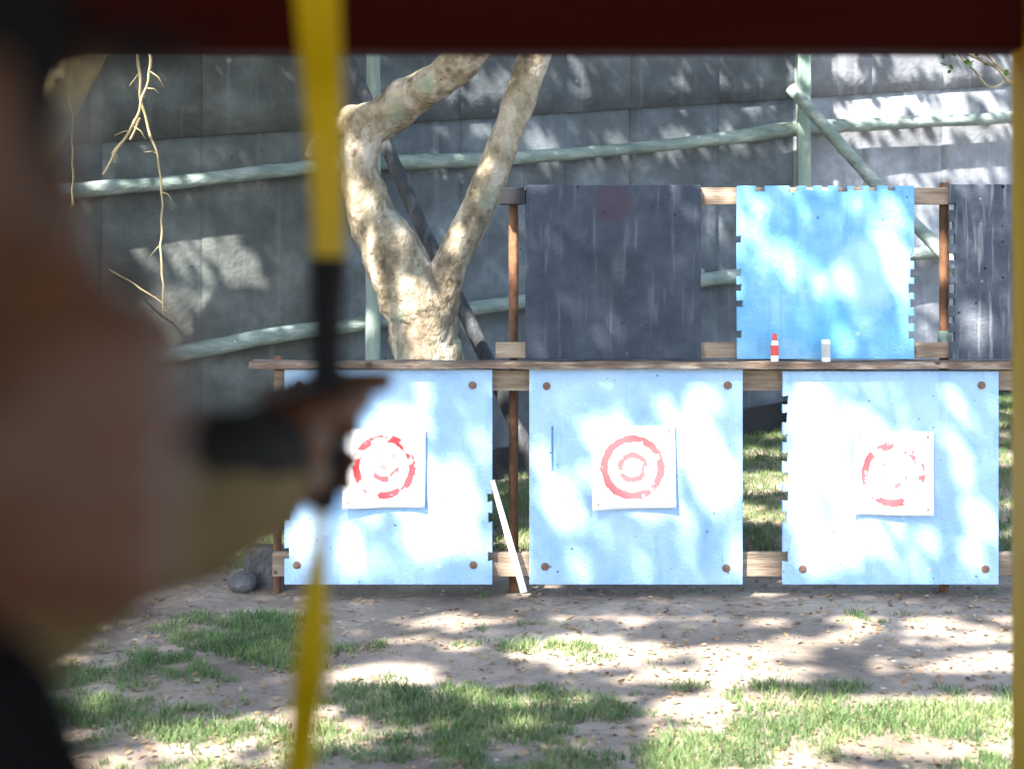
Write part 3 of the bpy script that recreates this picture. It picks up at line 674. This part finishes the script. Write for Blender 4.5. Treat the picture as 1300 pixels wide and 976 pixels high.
# ------------------------------------------------------------------ grass and litter
def grass_p(x, y):
    px = CX + x / y * F; py = HY + EYE / y * F
    n1 = .95 * mnoise.noise((x * 1.5, y * 1.9, 11)) + .65 * mnoise.noise((x * 4.3, y * 4.9, 13)) + .6 * mnoise.noise((x * 12, y * 12, 17))
    if y > 7.3: th = -.6
    elif py < 780: th = .55
    elif py < 815: th = .45 if px > 420 else -.22
    elif py < 870: th = (-.24 if px < 420 else .20 if px < 780 else .75)
    elif py < 900: th = -.12 if px < 900 else .2
    else: th = -.3 if px > 560 else -.12
    if 480 < px < 760 and 815 < py < 880: th = -.02
    return (n1 - th) * 3
bl = []
Nb = 0
tries = 190000
X = rng.uniform(-2.6, 4.2, tries); Yy = rng.uniform(4.1, 10.5, tries) ** 1.0
for x, y in zip(X, Yy):
    if abs(x) > .40 * y + .1 or y > fenceY(x) - .1: continue
    p = grass_p(x, y)
    if p < 0 and rnd.random() > .035: continue
    if y > 7.3 and rnd.random() < .5: continue
    if rnd.random() > .16 + p * .75: continue
    bl.append((x, y, ground_z(x, y), min(1.0, .45 + max(p, 0) * .35)))
# a denser front
bl = np.array(bl); nb = len(bl); print('blades', nb)
rep = 3
bl = np.repeat(bl, rep, 0); nb = len(bl); bl[:, 0] += rng.normal(0, .012, nb); bl[:, 1] += rng.normal(0, .012, nb)
h = rng.uniform(.020, .056, nb) * bl[:, 3]; an = rng.uniform(0, 2 * np.pi, nb); wd = rng.uniform(.0012, .0028, nb); ln_ = rng.uniform(.15, 1.0, nb) * h; la = rng.uniform(0, 2 * np.pi, nb)
b0 = bl[:, :3].copy(); b0[:, 2] -= .003; side = np.stack([np.cos(an) * wd, np.sin(an) * wd, np.zeros(nb)], 1)
lean = np.stack([np.cos(la) * ln_, np.sin(la) * ln_, np.zeros(nb)], 1); up = np.stack([np.zeros(nb), np.zeros(nb), h], 1)
Vg = np.stack([b0 - side, b0 + side, b0 + lean * .35 + up * .62 + side * .8, b0 + lean * .35 + up * .62 - side * .8, b0 + lean + up], 1).reshape(-1, 3)
bi = (np.arange(nb) * 5)[:, None]
Fg = np.concatenate([bi + np.array([[0, 1, 2, 3]]), bi + np.array([[3, 2, 4, 4]])])
Fq = bi + np.array([[0, 1, 2, 3]]); Ft = bi + np.array([[3, 2, 4]])
me = bpy.data.meshes.new('grass'); me.vertices.add(len(Vg)); me.vertices.foreach_set('co', Vg.astype(np.float32).ravel())
li = np.concatenate([Fq.ravel(), Ft.ravel()]).astype(np.int32); me.loops.add(len(li)); me.loops.foreach_set('vertex_index', li)
me.polygons.add(nb * 2); me.polygons.foreach_set('loop_start', np.concatenate([np.arange(nb) * 4, nb * 4 + np.arange(nb) * 3]).astype(np.int32)); me.update(calc_edges=True)
g = link_mesh('grass', me, M['grass']); tag(g, 'short patchy green grass growing out of the trampled earth', 'grass', kind='stuff')
Lv = []
for i in range(5200):
    y = rnd.uniform(4.1, 8.4); x = rnd.uniform(-.4, .4) * y
    if mnoise.noise((x * 1.3, y * 1.3, 40)) < -.25 and rnd.random() < .7: continue
    Lv.append(leaf_at((x, y, ground_z(x, y) + .006), rnd.uniform(.006, .017), Vector((rnd.gauss(0, .35), rnd.gauss(0, .35), 1)), rnd.uniform(0, 6)))
Vv = np.concatenate(Lv); bb = (np.arange(len(Lv)) * 6)[:, None]
g = link_mesh('leaves', np_mesh('leaves', Vv, np.concatenate([bb + np.array([[0, 1, 2, 3]]), bb + np.array([[0, 3, 4, 5]])])), M['litter'])
tag(g, 'dry fallen leaves scattered over the earth', 'leaf litter', kind='stuff')

# ------------------------------------------------------------------ the shelter the archer stands in
sh = empty('shelter', (0, 2.5, 0), 'dark shooting shelter with red lintel and ochre post framing the view', 'shelter')
zb = EYE + (HY - 68) / F * 2.5
bm = bmesh.new(); wavy_box(bm, (-2.2, 2.44, zb), (2.2, 2.54, zb + .42), 0, 30, .003, 2); bevel(obj('lintel', bm, M['redbeam'], sh), .006)
xr = (1283 - CX) / F * 2.5
for k, xx in enumerate((xr, -2.15)):
    bm = bmesh.new(); wavy_box(bm, (xx, 2.40, -.05), (xx + .12, 2.5, 2.36), 2, 12, .002, k); bevel(obj('post', bm, M['ochre'], sh), .006)
for k, xx in enumerate((xr + .5, -2.15)):
    bm = bmesh.new(); box(bm, (xx, -2.2, -.05), (xx + .1, -2.1, 2.5)); bevel(obj('post', bm, M['ochre'], sh), .006)
bm = bmesh.new(); box(bm, (-2.4, -2.4, 2.40), (2.4, 2.62, 2.46)); obj('roof', bm, M['roofdark'], sh)

for xx in (-2.3, 2.25):  # unseen side walls, added and cut to length to dim the light inside
    bm = bmesh.new(); box(bm, (xx, -2.3, -.05), (xx + .05, 1.4 if xx > 0 else 2.39, 2.395)); obj('side_wall', bm, M['roofdark'], sh)
bm = bmesh.new(); box(bm, (-2.2, -2.06, -.05), (2.2, -2.0, 1.15)); obj('back_rail', bm, M['roofdark'], sh)  # unseen low wall, kept low so light from behind reaches the bow
# ------------------------------------------------------------------ bow and arrow
bx = -.139
bow = empty('bow', (bx, 1.08, 1.5), 'yellow fibreglass bow with black grip held upright at arm length', 'bow')
def limb(pts, name):
    """pts: (px or None, x, Y, z, half width, half thickness)"""
    path = []
    bm = bmesh.new(); P = [(Vector((x, y, z)), Vector((hw, ht, 0))) for x, y, z, hw, ht in pts]
    PP = [P[0]] + P + [P[-1]]; rings = []
    for i in range(1, len(PP) - 2):
        for k in range(8 + (i == len(PP) - 3)):
            t = k / 8
            f = lambda a, b, c, d: .5 * ((2 * b) + (c - a) * t + (2 * a - 5 * b + 4 * c - d) * t * t + (3 * b - a - 3 * c + d) * t ** 3)
            c = f(*[PP[i + q][0] for q in (-1, 0, 1, 2)]); s = f(*[PP[i + q][1] for q in (-1, 0, 1, 2)])
            rings.append([bm.verts.new(c + Vector((s.x * a, s.y * b, 0))) for a, b in ((-1, -.6), (-.8, -1), (.8, -1), (1, -.6), (1, .6), (.8, 1), (-.8, 1), (-1, .6))])
    for a, b in zip(rings[:-1], rings[1:]):
        for i in range(8): bm.faces.new((a[i], a[(i + 1) % 8], b[(i + 1) % 8], b[i]))
    bm.faces.new(rings[0]); bm.faces.new(rings[-1]); return obj(name, bm, M['yellow'], bow, smooth=False)
def bp(px, py, Y, w_): p = at(px, py, Y); return (p.x, Y, p.z, w_ / F * Y / 2, .0045)
limb([bp(418, 334, 1.085, 39), bp(416, 250, 1.08, 41), bp(411, 130, 1.065, 47), bp(403, 0, 1.02, 56), (-.138, .93, 1.98, .017, .004), (-.142, .80, 2.18, .014, .0035), (-.145, .70, 2.30, .010, .003)], 'upper_limb')
limb([bp(405, 632, 1.08, 13), bp(404, 690, 1.08, 15), bp(400, 760, 1.065, 30), bp(393, 850, 1.04, 41), bp(380, 976, .99, 38), (-.150, .90, 1.08, .015, .004), (-.152, .78, .90, .013, .0035), (-.152, .70, .78, .010, .003)], 'lower_limb')
bm = bmesh.new(); P = [(at(417, 326, 1.085), .0125), (at(417, 345, 1.085), .0125), (at(416, 385, 1.085), .0105), (at(415, 470, 1.085), .0105), (at(411, 560, 1.085), .0125), (at(407, 630, 1.085), .0115), (at(405, 645, 1.085), .009)]
tube(bm, spline(P, 5), 16, 0, 0, 1.5); obj('grip', bm, M['black'], bow, smooth=True)
nock = Vector((-.121, .445, 1.550))
bm = bmesh.new(); tube(bm, [(Vector((-.145, .705, 2.29)), .0012), (nock, .0012), (Vector((-.152, .705, .79)), .0012)], 6); obj('string', bm, M['black'], bow)
tip = Vector((-.1495, 1.20, 1.496))
arrow = empty('arrow', nock, 'thin dark arrow drawn back on the yellow bow', 'arrow')
bm = bmesh.new(); tube(bm, [(nock, .0026), (nock.lerp(tip, .98), .0026)], 8); obj('shaft', bm, M['black'], arrow)
bm = bmesh.new(); tube(bm, [(nock.lerp(tip, .98), .0032), (nock.lerp(tip, .99), .0032), (tip, .0004)], 8); obj('point', bm, M['grey'], arrow)
for k in range(3):
    an = k * 2.094 + .5; dv = Vector((math.cos(an), 0, math.sin(an))); bm = bmesh.new(); d = (tip - nock).normalized(); s = nock + d * .02
    t_ = Vector((math.cos(an + 1.57), 0, math.sin(an + 1.57))) * .0004
    q = [s + dv * .0024, s + d * .06 + dv * .0024, s + d * .02 + dv * .013, s + dv * .012]
    f0 = [bm.verts.new(v + t_) for v in q]; f1 = [bm.verts.new(v - t_) for v in q]; bm.faces.new(f0); bm.faces.new(f1[::-1])
    for i in range(4): bm.faces.new((f0[i], f0[(i + 1) % 4], f1[(i + 1) % 4], f1[i]))
    obj('fletching', bm, M['redplastic'], arrow)

# ------------------------------------------------------------------ the archer
HC = Vector((-.214, .425, 1.640))            # head centre
SHL, ELL, WRL = Vector((-.262, .49, 1.435)), Vector((-.218, .735, 1.447)), Vector((-.168, .985, 1.452))
SHR, ELR, WRR = Vector((-.262, .13, 1.435)), Vector((-.30, -.13, 1.50)), Vector((-.205, .33, 1.49)) if False else Vector((-.225, .16, 1.50))
SHR, ELR, WRR = Vector((-.30, .14, 1.43)), Vector((-.40, -.05, 1.47)), Vector((-.255, .20, 1.49))
WRR = Vector((-.20, .335, 1.485)); ELR = Vector((-.33, .10, 1.50)); SHR = Vector((-.40, .16, 1.42))
SHR = Vector((-.36, .05, 1.42)); ELR = Vector((-.225, .10, 1.55)); WRR = Vector((-.136, .335, 1.553))
ELL.z += .012
PE = Vector((-.30, .28, .94))
person = empty('person', (-.29, .28, 0), 'blurred archer in black vest and khaki sleeves aiming a yellow bow', 'person')
def finish(name, bm, m, parent, voxel, smooth=6, factor=.5):
    o = obj(name, bm, m, parent, smooth=True)
    r = o.modifiers.new('r', 'REMESH'); r.mode = 'VOXEL'; r.voxel_size = voxel; r.use_smooth_shade = True
    s = o.modifiers.new('s', 'SMOOTH'); s.iterations = smooth; s.factor = factor
    dg = bpy.context.evaluated_depsgraph_get(); me = bpy.data.meshes.new_from_object(o.evaluated_get(dg)); o.modifiers.clear(); o.data = me
    me.polygons.foreach_set('use_smooth', [True] * len(me.polygons))
    return o
def hv(v):
    return HC + Matrix.Rotation(-.36, 3, 'Z') @ Vector(v)
bm = bmesh.new()
# torso, neck, head
NK = Vector((-.275, .315, 1.47))
chain(bm, [(PE, .125), (Vector((-.30, .285, 1.10)), .115), (Vector((-.29, .30, 1.28)), .13), (Vector((-.285, .31, 1.38)), .105)])
chain(bm, [(SHR, .055), (Vector((-.285, .31, 1.42)), .07), (SHL, .05)])
chain(bm, [(Vector((-.28, .315, 1.42)), .058), (Vector((-.240, .385, 1.56)), .055)])
ellipsoid(bm, hv((0, -.015, .03)), (.076, .098, .095))
ellipsoid(bm, hv((0, .028, -.045)), (.062, .068, .078))
ellipsoid(bm, hv((.030, .035, -.040)), (.040, .05, .055))    # cheeks
ellipsoid(bm, hv((-.030, .035, -.040)), (.040, .05, .055))
ellipsoid(bm, hv((0, .078, -.108)), (.022, .020, .018))      # chin
capsule(bm, hv((0, .092, .012)), hv((0, .112, -.028)), .008, .013)  # nose
ellipsoid(bm, hv((.010, .102, -.034)), (.009, .010, .008)); ellipsoid(bm, hv((-.010, .102, -.034)), (.009, .010, .008))
capsule(bm, hv((-.040, .080, .030)), hv((.040, .080, .030)), .011, .011)   # brow
capsule(bm, hv((-.018, .094, -.062)), hv((.018, .094, -.062)), .0065, .0065)   # lips
capsule(bm, hv((-.015, .092, -.074)), hv((.015, .092, -.074)), .007, .007)
for s in (-1, 1):
    ellipsoid(bm, hv((s * .079, -.012, -.01)), (.011, .020, .032))
# arms
chain(bm, [(SHL, .05), (SHL.lerp(ELL, .5), .046), (ELL, .038), (ELL.lerp(WRL, .35), .038), (WRL, .026)])
chain(bm, [(SHR, .05), (SHR.lerp(ELR, .5), .046), (ELR, .038), (ELR.lerp(WRR, .35), .038), (WRR, .026)])
# bow hand: palm behind the grip, fingers wrapped round it, index stretched out
PK = [(Vector((-.180, 1.068, 1.492)), .012), (Vector((-.183, 1.070, 1.470)), .012), (Vector((-.182, 1.068, 1.448)), .0115), (Vector((-.179, 1.062, 1.428)), .0105)]
for k, _r in PK: capsule(bm, WRL + (k - Vector((-.18, 1.068, 1.46))) * .45, k, .019, .0125)
capsule(bm, Vector((-.158, 1.010, 1.468)), Vector((-.152, 1.048, 1.470)), .025, .022)
capsule(bm, Vector((-.160, 1.008, 1.445)), Vector((-.152, 1.048, 1.440)), .023, .019)
fing = [
    [PK[0], (Vector((-.165, 1.100, 1.498)), .0115), (Vector((-.130, 1.112, 1.502)), .0108), (Vector((-.099, 1.105, 1.504)), .0092)],
    [PK[1], (Vector((-.168, 1.106, 1.472)), .0105), (Vector((-.133, 1.112, 1.470)), .0095), (Vector((-.122, 1.086, 1.468)), .0085)],
    [PK[2], (Vector((-.168, 1.104, 1.449)), .0100), (Vector((-.133, 1.110, 1.447)), .0092), (Vector((-.121, 1.084, 1.445)), .0082)],
    [PK[3], (Vector((-.168, 1.096, 1.427)), .0090), (Vector((-.138, 1.102, 1.425)), .0082), (Vector((-.124, 1.084, 1.425)), .0072)]]
for f_ in fing: chain(bm, f_)
chain(bm, [(Vector((-.155, 1.012, 1.480)), .019), (Vector((-.128, 1.040, 1.488)), .015), (Vector((-.116, 1.068, 1.494)), .0125), (Vector((-.117, 1.092, 1.491)), .0105)])
# string hand at the cheek: three fingers hooked on the string
NC = Vector((-.119, .44, 1.552))
for dz in (.024, .002, -.020, -.041):
    k_ = Vector((-.109, .395, 1.553 + dz)); rr = .0125 if dz > -.03 else .011
    capsule(bm, WRR + Vector((0, .01, dz * .5)), k_, .021, rr + .002)
    t_ = .0 if dz > -.03 else -.012
    chain(bm, [(k_, rr), (NC + Vector((.012, -.010 + t_, dz)), .0105), (NC + Vector((-.002, .010 + t_, dz)), .0095), (NC + Vector((-.014, -.006 + t_, dz)), .0085)])
chain(bm, [(WRR + Vector((.004, .02, .014)), .017), (Vector((-.122, .385, 1.592)), .013), (Vector((-.131, .410, 1.584)), .0105)])
# legs
HL, HR = PE + Vector((0, .085, -.02)), PE + Vector((0, -.085, -.02))
for hp, ft in ((HL, Vector((-.30, .52, .09))), (HR, Vector((-.30, .03, .09)))):
    kn = hp.lerp(ft, .5) + Vector((.02, 0, .02))
    chain(bm, [(hp, .085), (kn, .056), (kn.lerp(ft, .35), .055), (ft, .036)]); chain(bm, [(ft + Vector((-.03, 0, -.05)), .03), (ft + Vector((.13, .02, -.06)), .022)])
finish('body', bm, M['skin'], person, .0042, 4)
body = [c for c in person.children][0]
for s in (-1, 1):
    bm = bmesh.new(); ellipsoid(bm, hv((s * .031, .080, .006)), (.0125, .0125, .010)); obj('eye', bm, M['eye'], person, smooth=True)
# hair and cap
def cut_below(bm, z, keep_y=None):
    g = bmesh.ops.bisect_plane(bm, geom=bm.verts[:] + bm.edges[:] + bm.faces[:], plane_co=(0, 0, z), plane_no=(0, 0, -1), clear_outer=True)
    bmesh.ops.holes_fill(bm, edges=[e for e in bm.edges if e.is_boundary])
bm = bmesh.new(); ellipsoid(bm, hv((0, -.050, .004)), (.074, .075, .085)); ellipsoid(bm, hv((0, -.07, -.04)), (.062, .05, .06)); finish('hair', bm, M['hair'], person, .006, 3)
cap = bmesh.new(); ellipsoid(cap, hv((0, -.012, .035)), (.087, .108, .096)); cut_below(cap, HC.z - .022); o = finish('cap', cap, M['cap'], person, .005, 3)
bm = bmesh.new(); gr = []
for j in range(7):
    row = []
    for i in range(13):
        u = (i - 6) / 6; t = j / 6
        row.append(bm.verts.new(hv((u * (.085 - .012 * t), .080 - .05 * u * u + t * (.115 - .045 * u * u), .046 - .016 * u * u + .002 * t))))
    gr.append(row)
for j in range(6):
    for i in range(12): bm.faces.new((gr[j][i], gr[j][i + 1], gr[j + 1][i + 1], gr[j + 1][i]))
bo = obj('cap_brim', bm, M['cap'], person, smooth=True); s = bo.modifiers.new('s', 'SOLIDIFY'); s.thickness = .003
# khaki shirt: sleeves and collar
bm = bmesh.new()
chain(bm, [(PE + Vector((0, 0, .02)), .132), (Vector((-.30, .285, 1.10)), .122), (Vector((-.29, .30, 1.28)), .136), (Vector((-.285, .31, 1.38)), .112)])
chain(bm, [(SHR, .066), (Vector((-.285, .31, 1.415)), .078), (SHL, .062)])
chain(bm, [(SHL, .058), (SHL.lerp(ELL, .5), .053), (ELL, .047), (ELL.lerp(WRL, .45) + Vector((0, 0, -.006)), .046), (ELL.lerp(WRL, .84) + Vector((0, 0, -.006)), .038)])
chain(bm, [(SHR, .062), (SHR.lerp(ELR, .5), .056), (SHR.lerp(ELR, .85), .050)])
for k in range(9):   # folds round the sleeve
    t = .15 + k * .09; c = ELL.lerp(WRL, t) if k > 3 else SHL.lerp(ELL, .3 + k * .2)
    ellipsoid(bm, c + Vector((.006, 0, -.010)), (.045 - k * .0012, .012, .044 - k * .0012), Matrix.Rotation(.5 * math.sin(k * 2.1), 3, 'X').to_quaternion(), 16)
finish('shirt', bm, M['khaki'], person, .006, 5)
bm = bmesh.new()
chain(bm, [(PE + Vector((0, 0, .06)), .142), (Vector((-.30, .285, 1.10)), .132), (Vector((-.29, .30, 1.28)), .146), (Vector((-.285, .31, 1.375)), .124)])
chain(bm, [(Vector((-.200, .47, 1.428)), .058), (Vector((-.190, .46, 1.39)), .068), (Vector((-.20, .40, 1.28)), .085)])
chain(bm, [(Vector((-.285, .18, 1.41)), .078), (Vector((-.285, .31, 1.41)), .088), (Vector((-.275, .44, 1.415)), .077)])
finish('vest', bm, M['vest'], person, .007, 5)
# bracer round the forearm
bm = bmesh.new(); tube(bm, [(ELL.lerp(WRL, t) + Vector((.002, 0, .011)), r) for t, r in ((.22, .034), (.27, .037), (.62, .037), (.93, .034), (.97, .030))], 24, .03, 2); obj('bracer', bm, M['leather'], person, smooth=True)
bm = bmesh.new(); chain(bm, [(Vector((-.30, .28, .99)), .135), (PE, .14)])
for hp, ft in ((HL, Vector((-.30, .52, .13))), (HR, Vector((-.30, .03, .13)))):
    kn = hp.lerp(ft, .5) + Vector((.02, 0, .02)); chain(bm, [(hp, .098), (kn, .072), (ft, .062)])
finish('trousers', bm, M['trousers'], person, .009, 4)
for ft in (Vector((-.30, .52, .09)), Vector((-.30, .03, .09))):
    bm = bmesh.new(); chain(bm, [(ft + Vector((-.035, 0, -.035)), .05), (ft + Vector((.05, .01, -.04)), .045), (ft + Vector((.14, .02, -.05)), .037)]); capsule(bm, ft + Vector((0, 0, -.02)), ft + Vector((0, 0, .03)), .05, .048)
    o = finish('shoe', bm, M['leather'], person, .007, 3)
sc.cycles.use_denoising = True
sc.cycles.max_bounces = 8
